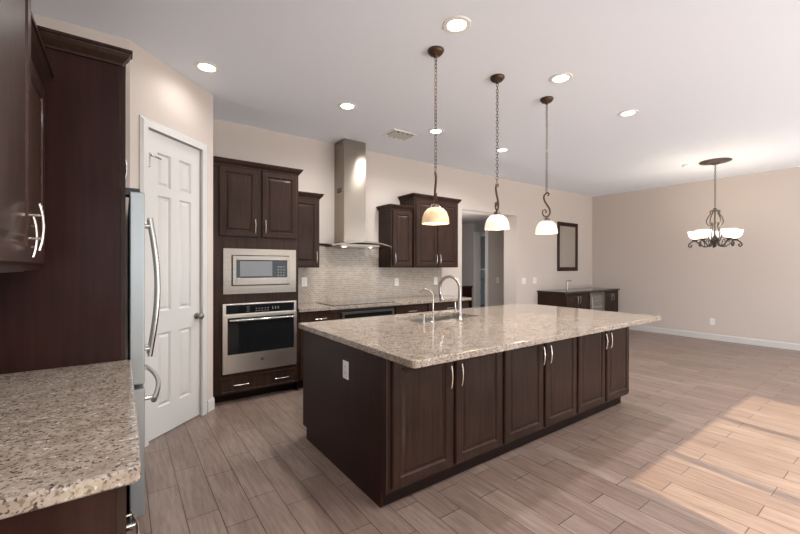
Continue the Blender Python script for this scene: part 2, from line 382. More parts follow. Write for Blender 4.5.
# ------------------------------------------------------------------ pantry door
def loc_of(s): p = PA+dv*s; return (p.x, p.y, 0)
pd = thing('pantry_door', 'white six-panel door in the diagonal wall beside the refrigerator', 'door', loc_of(0), ang)
pd['_o'] = (0, 0, 0)
def lm(d0): return lambda u, v, d: (u, -(d0+d), v)    # local: wall face is y=0, room is -y
mb = MB()
cols = ((0.262, 0.398), (0.492, 0.630)); rows = ((0.24, 0.84), (1.02, 1.957), (2.03, 2.30))
us = [S0, cols[0][0], cols[0][1], cols[1][0], cols[1][1], S1]; vz = [0.012, 0.24, 0.84, 1.02, 1.957, 2.03, 2.30, DZ]
D0 = -0.012
f = lm(D0)
bm = mb.bm; gv = {(i, j): bm.verts.new(f(us[i], vz[j], 0)) for i in range(6) for j in range(8)}
bk = {(i, j): bm.verts.new(f(us[i], vz[j], -0.036)) for i in (0, 5) for j in (0, 7)}
for i in range(5):
    for j in range(7):
        q = [gv[i, j], gv[i+1, j], gv[i+1, j+1], gv[i, j+1]]
        if i in (1, 3) and j in (1, 3, 5):
            prev = q
            for ins, dd in ((0.010, -0.014), (0.018, -0.014), (0.036, -0.003)):
                cur = [bm.verts.new(f(us[i]+ins, vz[j]+ins, dd)), bm.verts.new(f(us[i+1]-ins, vz[j]+ins, dd)), bm.verts.new(f(us[i+1]-ins, vz[j+1]-ins, dd)), bm.verts.new(f(us[i]+ins, vz[j+1]-ins, dd))]
                for k in range(4): bm.faces.new((prev[k], prev[(k+1) % 4], cur[(k+1) % 4], cur[k]))
                prev = cur
            bm.faces.new(prev)
        else: bm.faces.new(q)
for (a, b_), rng in ((((0, 0), (5, 0)), [(i, 0) for i in range(6)]), (((5, 0), (5, 7)), [(5, j) for j in range(8)]), (((5, 7), (0, 7)), [(i, 7) for i in range(5, -1, -1)]), (((0, 7), (0, 0)), [(0, j) for j in range(7, -1, -1)])):
    bm.faces.new([gv[r] for r in rng][::-1] + [bk[a], bk[b_]])
bm.faces.new([bk[0, 0], bk[0, 7], bk[5, 7], bk[5, 0]])
slab = build('door_slab', mb, M['white'], pd, local=True)
mb = MB()
mb.lathe([(0.030, 0.0), (0.030, -0.008), (0.012, -0.010), (0.011, -0.030), (0.020, -0.036), (0.029, -0.048), (0.028, -0.060), (0.016, -0.068), (0.001, -0.070)], (0.700, -D0, 0.93), 24, 'Y')
build('door_knob', mb, M['hinge'], slab, local=True, smooth=True)
mb = MB()
for z in (0.28, 1.23, 2.12): mb.tube([(0.143, 0.004, z-0.045), (0.143, 0.004, z+0.045)], 0.006, 8)
build('hinge', mb, M['hinge'], slab, local=True, smooth=True)
mb = MB().box(0.150, 0.172, -0.012, 0.011, 2.16, 2.27).box(0.172, 0.205, -0.020, -0.008, 2.245, 2.26)
mb.tube([(0.205, -0.014, 2.252), (0.235, -0.05, 2.235)], 0.006, 8)
build('door_stop', mb, M['hinge'], slab, local=True)
CAS = [(0.0, 0.0), (0.020, 0.0), (0.020, 0.045), (0.012, 0.058), (0.010, 0.067), (0.0, 0.067)]
mb = MB()
cz = DZ+0.008; a0, a1 = S0-0.003, S1+0.003
for pts in (((a0, 0.0), (a0, cz), (a1, cz), (a1, 0.0)),):
    rings = []
    for k, (u, v) in enumerate(pts):
        ex = -1 if k < 2 else 1; ez = 0 if k in (0, 3) else 1
        rings.append([mb.bm.verts.new((u+ex*o, -h+0.0, v+ez*o)) for h, o in CAS])
    for A_, B_ in zip(rings, rings[1:]):
        for j in range(len(CAS)): mb.bm.faces.new((A_[j], A_[(j+1) % len(CAS)], B_[(j+1) % len(CAS)], B_[j]))
    mb.bm.faces.new(rings[0]); mb.bm.faces.new(rings[-1])
build('door_casing', mb, M['white'], pd, local=True)

# ------------------------------------------------------------------ island
IX0, IX1, IY0, IY1 = 1.2, 4.14, 1.79, 3.015
CT0, CT1 = 0.874, 0.914
def open_cab(mb, x0, x1, y0, y1, z0, z1, t=0.018, front='y0'):
    mb.box(x0, x0+t, y0, y1, z0, z1).box(x1-t, x1, y0, y1, z0, z1).box(x0+t, x1-t, y0+t, y1-t, z0, z0+t)
    mb.box(x0+t, x1-t, y0, y0+t, z0, z1).box(x0+t, x1-t, y1-t, y1, z0, z1)
    return mb
YM = 2.38
labs = ['island cabinet with two dark raised-panel doors, nearest the end with the outlet',
        'middle island cabinet with two dark raised-panel doors and nickel pulls',
        'island cabinet with two dark raised-panel doors, farthest from the end with the outlet']
UW = (IX1-IX0-0.02)/3
for k in range(3):
    x0 = IX0+0.02+k*UW+0.0005; x1 = x0+UW-0.001
    t = thing('island_cabinet', labs[k], 'cabinet', ((x0+x1)/2, 2.08, 0), group='cabinets along the front of the island')
    build('body', open_cab(MB(), x0, x1, IY0, YM-0.001, 0.105, CT0-0.001), M['wood'], t)
    build('toe_kick', B(x0, x1-(0.02 if k == 2 else 0), 1.852, 1.87, 0.0, 0.104), M['kick'], t)
    xm = (x0+x1)/2; fm = face_my(IY0)
    cab_door(t, fm, x0+0.012, xm-0.016, 0.125, 0.862, xm-0.016-0.030, 0.70)
    cab_door(t, fm, xm+0.016, x1-0.022, 0.125, 0.862, xm+0.016+0.030, 0.70)
t = thing('island_end_panel', 'plain dark wood panel closing the island end, with the white outlet', 'panel', (IX0+0.01, 2.4, 0))
mb = MB(); poly = [(1.85, 0.0), (2.94, 0.0), (2.94, 0.09), (IY1, 0.09), (IY1, CT0-0.001), (IY0-0.002, CT0-0.001), (IY0-0.002, 0.105), (1.85, 0.105)]
A_ = [mb.bm.verts.new((IX0, y, z)) for y, z in poly]; B_ = [mb.bm.verts.new((IX0+0.019, y, z)) for y, z in poly]
for i in range(len(poly)): mb.bm.faces.new((A_[i], A_[(i+1) % len(poly)], B_[(i+1) % len(poly)], B_[i]))
mb.bm.faces.new(A_); mb.bm.faces.new(B_[::-1])
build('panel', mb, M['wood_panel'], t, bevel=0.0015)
build('corner_stile', B(IX0-0.003, IX0+0.012, IY0-0.004, IY0+0.03, 0.106, CT0-0.002), M['wood'], t, bevel=0.001)
t = thing('sink_cabinet', 'dark wood cabinet on the hidden range side of the island below the sink', 'cabinet', (2.7, 2.7, 0))
build('body', open_cab(MB(), IX0+0.0205, IX1, YM, IY1, 0.09, CT0-0.001), M['wood'], t)
build('toe_kick', B(IX0+0.0205, IX1-0.02, 2.90, 2.935, 0, 0.089), M['kick'], t)
for k in range(4):
    a = IX0+0.04+k*0.725
    cab_door(t, lambda u, v, d: (u, IY1+d, v), a, a+0.70, 0.12, 0.86)
# countertop with sink cut-out
def rounded(x0, x1, y0, y1, r, n=6, corners=(1, 1, 1, 1)):
    out = []
    for k, (cx, cy, a0) in enumerate(((x1-r, y1-r, 0), (x0+r, y1-r, PI/2), (x0+r, y0+r, PI), (x1-r, y0+r, 3*PI/2))):
        for i in range(n+1):
            a = a0+PI/2*i/n; out.append((cx+r*math.cos(a), cy+r*math.sin(a)))
    return out
SX0, SX1, SY0, SY1 = 2.03, 2.80, 2.535, 2.93
slab_o = build('island_countertop', MB().prism(rounded(1.182, 4.205, 1.515, 3.09, 0.025), CT0, CT1), M['granite'])
cut = build('cut', MB().prism(rounded(SX0, SX1, SY0, SY1, 0.05), CT0-0.1, CT1+0.1), M['granite'])
bo = slab_o.modifiers.new('b', 'BOOLEAN'); bo.object = cut; bo.operation = 'DIFFERENCE'; bo.solver = 'EXACT'
dg = bpy.context.evaluated_depsgraph_get(); me2 = bpy.data.meshes.new_from_object(slab_o.evaluated_get(dg))
slab_o.modifiers.clear(); slab_o.data = me2; bpy.data.objects.remove(cut)
bv = slab_o.modifiers.new('bevel', 'BEVEL'); bv.width = 0.005; bv.segments = 3; bv.limit_method = 'ANGLE'; bv.angle_limit = math.radians(40)
tag(slab_o, 'big polished beige granite slab on top of the island', 'countertop')
t = thing('sink', 'stainless undermount sink set into the island granite', 'sink', (2.42, 2.73, 0.66))
mb = MB(); e = 0.012
o1 = rounded(SX0-e, SX1+e, SY0-e, SY1+e, 0.06); i1 = rounded(SX0+0.001, SX1-0.001, SY0+0.001, SY1-0.001, 0.05); i2 = rounded(SX0+0.012, SX1-0.012, SY0+0.012, SY1-0.012, 0.05); o2 = rounded(SX0-0.001, SX1+0.001, SY0-0.001, SY1+0.001, 0.05)
zt = CT0-0.0015; zb = 0.67
lay = [[(x, y, zt-0.002) for x, y in o1], [(x, y, zt) for x, y in o1], [(x, y, zt) for x, y in i1], [(x, y, zb+0.003) for x, y in i2], None]
rg = [[mb.bm.verts.new(p) for p in l] for l in lay[:-1]]
ob = [mb.bm.verts.new((x, y, zb)) for x, y in o2]; ot = [mb.bm.verts.new((x, y, zt-0.002)) for x, y in o2]
seq = [ob, ot, rg[0], rg[1], rg[2], rg[3]]
nn = len(ob)
for A_, B_ in zip(seq, seq[1:]):
    for j in range(nn): mb.bm.faces.new((A_[j], A_[(j+1) % nn], B_[(j+1) % nn], B_[j]))
mb.bm.faces.new(ob); mb.bm.faces.new(rg[3])
build('basin', mb, M['sinksteel'], t)
build('drain', MB().lathe([(0.045, 0.004), (0.045, 0.007), (0.034, 0.007), (0.028, 0.0045), (0.001, 0.0045)], (2.42, 2.73, zb), 24), M['chrome'], t, smooth=True)
# faucets
def arc_pts(c, r, a0, a1, n, ax): # arc in vertical plane along direction ax (unit xy)
    return [(c[0]+ax[0]*r*math.cos(a), c[1]+ax[1]*r*math.cos(a), c[2]+r*math.sin(a)) for a in [a0+(a1-a0)*i/n for i in range(n+1)]]
fx, fy = 2.43, 2.455
t = thing('kitchen_faucet', 'tall gooseneck pull-down faucet arching over the island sink', 'faucet', (fx, fy, CT1))
build('base', MB().lathe([(0.001, 0), (0.030, 0), (0.030, 0.006), (0.025, 0.012), (0.021, 0.09), (0.017, 0.14), (0.014, 0.19), (0.001, 0.19)], (fx, fy, CT1), 24), M['faucet'], t, smooth=True)
ax = Vector((-0.22, 1.0)).normalized(); R = 0.108
c = (fx+ax.x*R, fy+ax.y*R, CT1+0.275)
pts = [(fx, fy, CT1+0.18), (fx, fy, CT1+0.24)] + arc_pts(c, R, PI, -0.10*PI, 20, ax)
build('spout', MB().tube(pts, 0.0145, 12), M['faucet'], t, smooth=True)
e_ = Vector(pts[-1]); dn = (Vector(pts[-1])-Vector(pts[-2])).normalized()
sp = build('spray_head', MB().tube([e_+dn*d for d in (0, 0.02, 0.05, 0.085)], 0.017, 14, rfun=lambda q: 0.0165+0.005*q), M['faucet'], t, smooth=True)
build('spray_button', MB().tube([e_+dn*0.03+Vector((-0.016, 0, 0)), e_+dn*0.06+Vector((-0.019, 0, 0))], 0.006, 8), M['black'], sp)
mb = MB().tube([(fx, fy, CT1+0.075), (fx-0.065, fy-0.01, CT1+0.078)], 0.012, 12).tube([(fx-0.06, fy-0.01, CT1+0.075), (fx-0.067, fy-0.012, CT1+0.165)], 0.006, 10, rfun=lambda q: 0.0085-0.003*q)
build('lever', mb, M['chrome'], t, smooth=True)
gx = 2.118
t = thing('water_filter_faucet', 'slim curved drinking-water tap, thinner and left of the tall faucet', 'faucet', (gx, fy, CT1))
build('base', MB().lathe([(0.001, 0), (0.018, 0), (0.018, 0.006), (0.010, 0.012), (0.009, 0.05), (0.001, 0.05)], (gx, fy, CT1), 20), M['chrome'], t, smooth=True)
c = (gx, fy+0.045, CT1+0.238)
pts = [(gx, fy, CT1+0.04), (gx, fy, CT1+0.17)] + arc_pts(c, 0.045, PI, 0.12*PI, 14, (-0.25, 0.97)) if False else [(gx, fy, CT1+0.04), (gx, fy, CT1+0.2)] + [(gx-0.035*(1-math.cos(a))*0.9, fy+0.055*(1-math.cos(a)), CT1+0.225+0.05*math.sin(a)) for a in [i*0.82*PI/12 for i in range(13)]]
build('spout', MB().tube(pts, 0.0065, 10), M['chrome'], t, smooth=True)
build('lever', MB().tube([(gx, fy, CT1+0.045), (gx-0.035, fy, CT1+0.052)], 0.004, 8), M['chrome'], t, smooth=True)
t = thing('soap_dispenser', 'short nickel soap dispenser cap left of the slim water tap', 'soap dispenser', (2.03, 2.47, CT1))
build('stem', MB().lathe([(0.001, 0), (0.016, 0), (0.016, 0.005), (0.010, 0.009), (0.009, 0.055), (0.014, 0.058), (0.014, 0.078), (0.001, 0.080)], (2.03, 2.47, CT1), 20), M['chrome'], t, smooth=True)
build('nozzle', MB().tube([(2.03, 2.47, CT1+0.070), (2.03, 2.525, CT1+0.066)], 0.005, 8), M['chrome'], t, smooth=True)

# plates: outlets and switches
def plate(name, label, cat, c, axis, wd=0.075, ht=0.118, kind='outlet', gangs=1):
    t = thing(name, label, cat, c)
    def bx(u0, u1, v0, v1, d0, d1):
        if axis == '-y': return B(c[0]+u0, c[0]+u1, c[1]-d1, c[1]-d0, c[2]+v0, c[2]+v1)
        if axis == '-x': return B(c[0]-d1, c[0]-d0, c[1]+u0, c[1]+u1, c[2]+v0, c[2]+v1)
    build('cover_plate', bx(-wd/2, wd/2, -ht/2, ht/2, 0, 0.005), M['plastic'], t, bevel=0.002)
    for g in range(gangs):
        u = (g-(gangs-1)/2)*0.046
        if kind == 'outlet':
            for s in (-1, 1):
                so = build('socket', bx(u-0.016, u+0.016, s*0.021-0.014, s*0.021+0.014, 0.0045, 0.007), M['plastic'], t, bevel=0.003)
                mbs = bx(u-0.008, u-0.0055, s*0.021-0.004, s*0.021+0.006, 0.0065, 0.0074)
                s2 = bx(u+0.0055, u+0.008, s*0.021-0.004, s*0.021+0.006, 0.0065, 0.0074)
                build('slot', mbs, M['black'], so); build('slot', s2, M['black'], so)
        else:
            build('rocker', bx(u-0.016, u+0.016, -0.033, 0.033, 0.0045, 0.009), M['plastic'], t, bevel=0.002)
    return t
plate('wall_outlet', 'white outlet on the dark island end panel', 'outlet', (IX0, 2.268, 0.703), '-x')
plate('wall_outlet', 'white outlet low on the bare right wall', 'outlet', (XR, 2.436, 0.345), '-x', 0.075, 0.12)
plate('wall_outlet', 'white outlet on the mosaic tile right beside the oven tower', 'outlet', (1.90, 4.737, 1.185), '-y')
plate('wall_outlet', 'white outlet on the mosaic tile below the narrow upper cabinet right of the hood', 'outlet', (3.36, 4.737, 1.15), '-y')
plate('wall_outlet', 'white outlet on the far right end of the mosaic tile', 'outlet', (4.14, 4.737, 1.15), '-y')
plate('light_switch', 'white switch plate on the beige wall nearest the hallway opening', 'light switch', (6.47, YB, 1.10), '-y', 0.12, 0.12, 'switch', 2)
plate('light_switch', 'white switch plate on the beige wall, second from the hallway opening toward the bar', 'light switch', (6.83, YB, 1.10), '-y', 0.12, 0.12, 'switch', 2)
plate('light_switch', 'pale switch plate on the grey wall inside the hallway', 'light switch', (7.06, 5.90, 1.07), '-y', 0.10, 0.14, 'switch', 2)

# ------------------------------------------------------------------ oven tower
TX0, TX1, TY = 0.716, 1.584, 4.13
t = thing('oven_tower_cabinet', 'tall dark cabinet housing the microwave and wall oven beside the pantry', 'cabinet', (1.17, 4.44, 0))
mb = MB(); ts = 0.02
mb.box(TX0, TX0+ts, TY+0.02, YB-0.002, 0.10, 2.40).box(TX1-ts, TX1, TY+0.02, YB-0.002, 0.10, 2.40).box(TX0+ts, TX1-ts, YB-0.02, YB-0.002, 0.10, 2.40)
for z in (0.10, 0.285, 1.03, 1.61, 2.38): mb.box(TX0+ts, TX1-ts, TY+0.02, YB-0.02, z, z+0.02)
build('body', mb, M['wood'], t)
mb = MB()     # face frame with openings
xa, xb = 0.822, 1.545
mb.box(TX0, xa, TY, TY+0.02, 0.10, 2.40).box(xb, TX1, TY, TY+0.02, 0.10, 2.40)
for z0, z1 in ((0.10, 0.32), (0.99, 1.115), (1.55, 1.70), (1.70, 2.40)): mb.box(xa, xb, TY, TY+0.02, z0, z1)
build('face_frame', mb, M['wood'], t)
build('toe_kick', B(TX0, TX1, 4.24, 4.26, 0, 0.10), M['kick'], t)
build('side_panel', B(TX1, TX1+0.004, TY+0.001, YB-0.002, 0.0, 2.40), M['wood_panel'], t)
fm = face_my(TY)
xm = 1.165
cab_door(t, fm, 0.772, xm-0.022, 1.685, 2.385, xm-0.022-0.03, 1.80)
cab_door(t, fm, xm+0.022, 1.566, 1.685, 2.385, xm+0.022+0.03, 1.80)
d = cab_door(t, fm, 0.785, 1.568, 0.105, 0.268, name='drawer', steps=SLABP)
mp2 = lambda u, v, dd: (u, TY-0.02-dd, v)
pull(d, mp2, 0.975, 0.19, 0.14, False); pull(d, mp2, 1.395, 0.19, 0.14, False)
crown(t, [(TX0, TY), (TX1, TY), (TX1, YB-0.002)], 2.395, 1, 0.85)
# microwave
t = thing('microwave', 'built-in stainless microwave with a wide trim frame above the oven', 'microwave', (1.18, 4.3, 1.11))
mp = lambda u, v, d: (u, TY-d, v)
mb = MB(); X0, X1, Z0, Z1 = 0.812, 1.555, 1.105, 1.565
x0, x1, z0, z1 = 0.887, 1.480, 1.185, 1.500
mb.box(X0, x0, TY-0.014, TY-0.001, Z0, Z1).box(x1, X1, TY-0.014, TY-0.001, Z0, Z1).box(x0, x1, TY-0.014, TY-0.001, Z0, z0).box(x0, x1, TY-0.014, TY-0.001, z1, Z1)
build('trim_frame', mb, M['steel'], t)
build('body', B(x0+0.004, x1-0.004, TY-0.016, 4.55, z0+0.004, z1-0.004), M['black'], t)
mb = MB(); a, b_, c_, d_ = x0+0.008, x1-0.008, z0+0.010, z1-0.008
wa, wb, wc, wd_ = a+0.035, b_-0.022, c_+0.072, d_-0.042
y_ = TY-0.034
mb.box(a, wa, y_, TY-0.017, c_, d_).box(wb, b_, y_, TY-0.017, c_, d_).box(wa, wb, y_, TY-0.017, c_, wc).box(wa, wb, y_, TY-0.017, wd_, d_)
dr = build('door', mb, M['steel'], t, bevel=0.002)
build('glass', B(wa, wb, y_+0.003, TY-0.018, wc, wd_), M['glass_black'], dr)
build('window', B(wa+0.035, wa+0.36, y_+0.0015, y_+0.004, wc+0.015, wd_-0.012), M['window_see'], dr)
mb = MB()
for r in range(4):
    for c in range(3): mb.box(wa+0.415+c*0.030, wa+0.435+c*0.030, y_+0.0015, y_+0.004, wc+0.015+r*0.030, wc+0.030+r*0.030)
build('control_buttons', mb, M['display'], t)
# wall oven
t = thing('wall_oven', 'built-in stainless wall oven with dark glass door below the microwave', 'oven', (1.18, 4.3, 0.31))
X0, X1 = 0.806, 1.560
build('body', B(0.826, 1.541, TY+0.001, 4.68, 0.325, 0.985), M['black'], t)
mb = MB().box(X0, X1, TY-0.016, TY-0.001, 0.305, 1.008)
build('frame', mb, M['steel_oven'], t, bevel=0.002)
build('control_panel', B(X0+0.03, X1-0.03, TY-0.024, TY-0.0165, 0.905, 0.995), M['glass_black'], t, bevel=0.001)
mb = MB()
for k in range(3): mb.box(X0+0.225, X0+0.255, TY-0.0255, TY-0.0235, 0.922+k*0.022, 0.927+k*0.022)
build('menu_keys', mb, M['display'], t); mb = MB()
for k in range(5):
    for r in range(2): mb.box(X0+0.315+k*0.03, X0+0.331+k*0.03, TY-0.0255, TY-0.0235, 0.920+r*0.024, 0.930+r*0.024)
build('number_keys', mb, M['display'], t); mb = MB()
for k in range(3): mb.box(X0+0.485+k*0.03, X0+0.497+k*0.03, TY-0.0255, TY-0.0235, 0.932, 0.962)
build('clock_digits', mb, M['display'], t)
mb = MB(); y_ = TY-0.045; dz0, dz1 = 0.335, 0.895
ga, gb, gc, gd = X0+0.038, X1-0.038, 0.500, 0.868
mb.box(X0+0.008, ga, y_, TY-0.017, dz0, dz1).box(gb, X1-0.008, y_, TY-0.017, dz0, dz1).box(ga, gb, y_, TY-0.017, dz0, gc).box(ga, gb, y_, TY-0.017, gd, dz1)
dr = build('door', mb, M['steel_oven'], t)
build('glass', B(ga, gb, y_+0.003, TY-0.018, gc, gd), M['glass_black'], dr)
mb = MB().tube([(X0+0.05+i/16*(X1-X0-0.10), y_-0.034-0.012*math.sin(PI*i/16), 0.845) for i in range(17)], 0.011, 12)
for x in (X0+0.075, X1-0.075): mb.tube([(x, y_+0.002, 0.845), (x, y_-0.036, 0.845)], 0.009, 8)
build('handle', mb, M['chrome'], dr, smooth=True)
mb = MB().lathe([(0.001, 0.0), (0.019, 0.0), (0.019, -0.003), (0.001, -0.003)], (1.185, y_, 0.425), 24, 'Y')
em = build('emblem', mb, M['black'], dr, smooth=True)
mb = MB().tube([(1.185+0.0155*math.cos(a), y_-0.0035, 0.425+0.0155*math.sin(a)) for a in [i*2*PI/24 for i in range(24)]], 0.0012, 6, closed=True)
for k in range(4):
    a = k*PI/2
    mb.tube([(1.185+0.012*math.cos(a+q*0.35)*(1-q*0.12), y_-0.0035, 0.425+0.012*math.sin(a+q*0.35)*(1-q*0.12)) for q in range(4)], 0.001, 6)
mb.tube([(1.181, y_-0.0035, 0.425), (1.178, y_-0.0035, 0.430), (1.180, y_-0.0035, 0.419), (1.184, y_-0.0035, 0.420)], 0.001, 6)
mb.tube([(1.190, y_-0.0035, 0.429), (1.187, y_-0.0035, 0.425), (1.190, y_-0.0035, 0.420)], 0.001, 6)
build('emblem_monogram', mb, M['nickel'], em)

# ------------------------------------------------------------------ upper cabinets on the back wall
def upper(name, label, x0, x1, yf, z0, z1, ndoor, hside, sides=(1, 1)):
    t = thing(name, label, 'cabinet', ((x0+x1)/2, (yf+YB)/2, z0), group='upper cabinets on the range wall')
    build('body', B(x0, x1, yf, YB-0.002, z0, z1), M['wood'], t, bevel=0.001)
    fm = face_my(yf); w_ = x1-x0
    if ndoor == 1:
        hu = x0+0.05 if hside < 0 else x1-0.05
        cab_door(t, fm, x0+0.02, x1-0.02, z0+0.015, z1-0.02, hu, z0+0.125)
    else:
        xm = (x0+x1)/2
        cab_door(t, fm, x0+0.025, xm-0.006, z0+0.015, z1-0.02, xm-0.036, z0+0.125)
        cab_door(t, fm, xm+0.006, x1-0.025, z0+0.015, z1-0.02, xm+0.036, z0+0.125)
    path = [(x0, YB-0.002), (x0, yf), (x1, yf), (x1, YB-0.002)]
    if not sides[0]: path = path[1:]
    if not sides[1]: path = path[:-1]
    crown(t, path, z1-0.004, 1, 0.85)
    return t
upper('upper_cabinet', 'narrow dark upper cabinet beside the oven tower, left of the hood', TX1+0.006, 1.968, 4.42, 1.37, 2.215, 1, 1, (0, 1))
upper('upper_cabinet', 'narrow dark upper cabinet right of the hood, lower-topped of the right pair', 3.045, 3.425, 4.43, 1.37, 2.195, 1, -1, (1, 0))
upper('upper_cabinet', 'wide two-door dark upper cabinet beside the hallway opening', 3.428, 4.31, 4.395, 1.37, 2.385, 2, 0)

# ------------------------------------------------------------------ hood
t = thing('range_hood', 'tall stainless chimney hood with curved canopy over the cooktop', 'range hood', (2.49, 4.5, 1.64))
build('chimney', B(2.33, 2.655, 4.465, YB-0.002, 1.70, H-0.001), M['steel_hood'], t, bevel=0.002)
mb = MB()
for k in range(3): mb.box(2.3285, 2.331, 4.54+k*0.042, 4.57+k*0.042, 2.36, 2.385).box(2.3285, 2.331, 4.54+k*0.042, 4.57+k*0.042, 2.392, 2.417)
build('vent_slots', mb, M['black'], t)
mb = MB(); n = 24; rows = []
for i in range(n+1):
    q = i/n*2-1; x = 2.535+q*0.448; zt = 1.647+0.052*(1-q*q); yf = 4.31-0.085*(1-q*q); yb = YB-0.003-0.36*max(0, abs(q)-0.55)/0.45
    rows.append([(x, yf, zt-0.010), (x, yf, zt+0.008), (x, yb, zt+0.008), (x, yb, zt-0.010)])
vv = [[mb.bm.verts.new(p) for p in r] for r in rows]
for A_, B_ in zip(vv, vv[1:]):
    for j in range(4): mb.bm.faces.new((A_[j], A_[(j+1) % 4], B_[(j+1) % 4], B_[j]))
mb.bm.faces.new(vv[0]); mb.bm.faces.new(vv[-1][::-1])
build('canopy', mb, M['steel'], t, smooth=True)
build('motor_box', B(2.20, 2.78, 4.32, YB-0.003, 1.640, 1.674), M['steel'], t, bevel=0.003)
build('filter', B(2.30, 2.68, 4.38, 4.68, 1.634, 1.6395), M['hinge'], t)
for x in (2.30, 2.68):
    build('hood_light', MB().lathe([(0.001, 0), (0.028, 0), (0.028, -0.005), (0.001, -0.006)], (x, 4.40, 1.640), 20), M['can'], t, smooth=True)
    add_light('SPOT', 'hood_lamp', (x, 4.40, 1.625), 2.0, (1, 0.88, 0.7), direction=(0, 0.15, -1), spot_size=2.0, spot_blend=0.6, shadow_soft_size=0.03)

# ------------------------------------------------------------------ range-wall base cabinets, counter, backsplash
BX0, BX1, BY = TX1+0.006, 4.285, 4.135
struct('trim_3', B(1.971, 3.043, 4.715, YB-0.001, 1.662, 1.690), M['wood_panel'])
o = build('tile_backsplash', B(BX0, 4.275, 4.738, YB-0.0005, 0.915, 1.369).box(1.971, 3.042, 4.738, YB-0.0005, 1.369, 1.661), M['mosaic']); o['kind'] = 'structure'
def base(label, x0, x1, layout, grp='base cabinets on the range wall'):
    t = thing('base_cabinet', label, 'cabinet', ((x0+x1)/2, 4.44, 0), group=grp)
    build('body', B(x0, x1, BY, YB-0.002, 0.10, CT0-0.001), M['wood'], t)
    build('toe_kick', B(x0, x1, BY+0.07, BY+0.09, 0, 0.0995), M['kick'], t)
    fm = face_my(BY); mp2 = lambda u, v, dd: (u, BY-0.02-dd, v)
    xm = (x0+x1)/2
    if layout == 'drawer_door':
        d = cab_door(t, fm, x0+0.015, x1-0.015, 0.715, 0.855, xm, 0.785, name='drawer', steps=SLABP, vert=False)
        if x1-x0 > 0.5:
            cab_door(t, fm, x0+0.015, xm-0.005, 0.12, 0.70, xm-0.045, 0.61); cab_door(t, fm, xm+0.005, x1-0.015, 0.12, 0.70, xm+0.045, 0.61)
        else: cab_door(t, fm, x0+0.015, x1-0.015, 0.12, 0.70, x1-0.06, 0.61)
    else:
        for z0, z1 in ((0.715, 0.855), (0.43, 0.70), (0.12, 0.415)): cab_door(t, fm, x0+0.015, x1-0.015, z0, z1, xm, (z0+z1)/2, name='drawer', steps=SLABP, vert=False)
base('dark base cabinet with a top drawer between oven tower and undercounter oven', BX0, 2.10, 'drawer_door')
base('dark drawer base cabinet just right of the undercounter oven', 2.895, 3.45, 'drawers')
base('dark base cabinet at the hallway end of the range-wall counter', 3.452, BX1-0.01, 'drawer_door')
t = thing('undercounter_oven', 'stainless-framed dark glass oven front under the cooktop counter', 'oven', (2.5, 4.44, 0.1))
build('body', B(2.102, 2.893, BY, 4.70, 0.0, CT0-0.001), M['black'], t)
x0, x1 = 2.118, 2.877
mb = MB(); y_ = BY-0.03
mb.box(x0, x0+0.035, y_, BY-0.001, 0.14, 0.832).box(x1-0.035, x1, y_, BY-0.001, 0.14, 0.832).box(x0+0.035, x1-0.035, y_, BY-0.001, 0.14, 0.20).box(x0+0.035, x1-0.035, y_, BY-0.001, 0.808, 0.832)
build('frame', mb, M['steel'], t)
build('glass', B(x0+0.035, x1-0.035, y_+0.004, BY-0.002, 0.20, 0.808), M['glass_black'], t)
pull(t, lambda u, v, d: (u, y_-d, v), 2.4975, 0.74, 0.6, False, 0.04, 0.009)
o = build('range_wall_countertop', MB().prism(rounded(BX0, 4.315, 4.10, 4.7375, 0.004, 2), CT0, CT1), M['granite'], bevel=0.004)
tag(o, 'beige granite counter along the range wall under the mosaic tile', 'countertop')
t = thing('cooktop', 'black glass cooktop set in the range-wall counter below the hood', 'cooktop', (2.49, 4.4, CT1))
build('glass_top', B(2.03, 2.93, 4.155, 4.66, CT1+0.0005, CT1+0.008), mat('cooktop_glass', (0.03, 0.028, 0.026), 0.04, spec=1.0, coat=1.0), t, bevel=0.003)
for (x, y, r) in ((2.22, 4.30, 0.08), (2.22, 4.53, 0.10), (2.49, 4.42, 0.12), (2.76, 4.30, 0.09), (2.76, 4.53, 0.075)):
    build('burner', MB().lathe([(r-0.004, 0.0), (r, 0.0), (r, 0.0006), (r-0.004, 0.0006)], (x, y, CT1+0.008), 40, closed=True), M['display'], t)

# ------------------------------------------------------------------ left run: counter, base, uppers, fridge
o = build('left_countertop', MB().prism(rounded(XL+0.001, 0.037, 1.10, 2.385, 0.022), CT0, CT1), M['granite'], bevel=0.006, seg=3)
tag(o, 'beige granite counter in the near left corner, in front of the refrigerator panel', 'countertop')
for (a, b_, lb) in ((1.135, 1.755, 'dark base drawer cabinet at the near end of the left counter'), (1.757, 2.383, 'dark base drawer cabinet under the left counter next to the refrigerator panel')):
    t = thing('base_cabinet', lb, 'cabinet', (-0.3, (a+b_)/2, 0), group='base cabinets under the left counter')
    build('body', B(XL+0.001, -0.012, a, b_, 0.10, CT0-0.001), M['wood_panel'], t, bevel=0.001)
    build('toe_kick', B(-0.10, -0.085, a+0.002, b_, 0, 0.0995), M['kick'], t)
    fm = face_px(-0.012)
    for z0, z1 in ((0.715, 0.855), (0.43, 0.70), (0.12, 0.415)):
        cab_door(t, fm, a+0.012, b_-0.012, z0, z1, (a+b_)/2, (z0+z1)/2, name='drawer', steps=SLABP, vert=False, L=0.16)
t = thing('refrigerator_side_panel', 'tall dark wood panel with crown rising from the left counter beside the refrigerator', 'panel', (-0.3, 2.4, 0))
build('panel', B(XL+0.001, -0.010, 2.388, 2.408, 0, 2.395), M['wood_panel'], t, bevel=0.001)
build('front_stile', B(-0.009, 0.013, 2.391, 2.411, 0, 2.395), M['wood'], t, bevel=0.001)
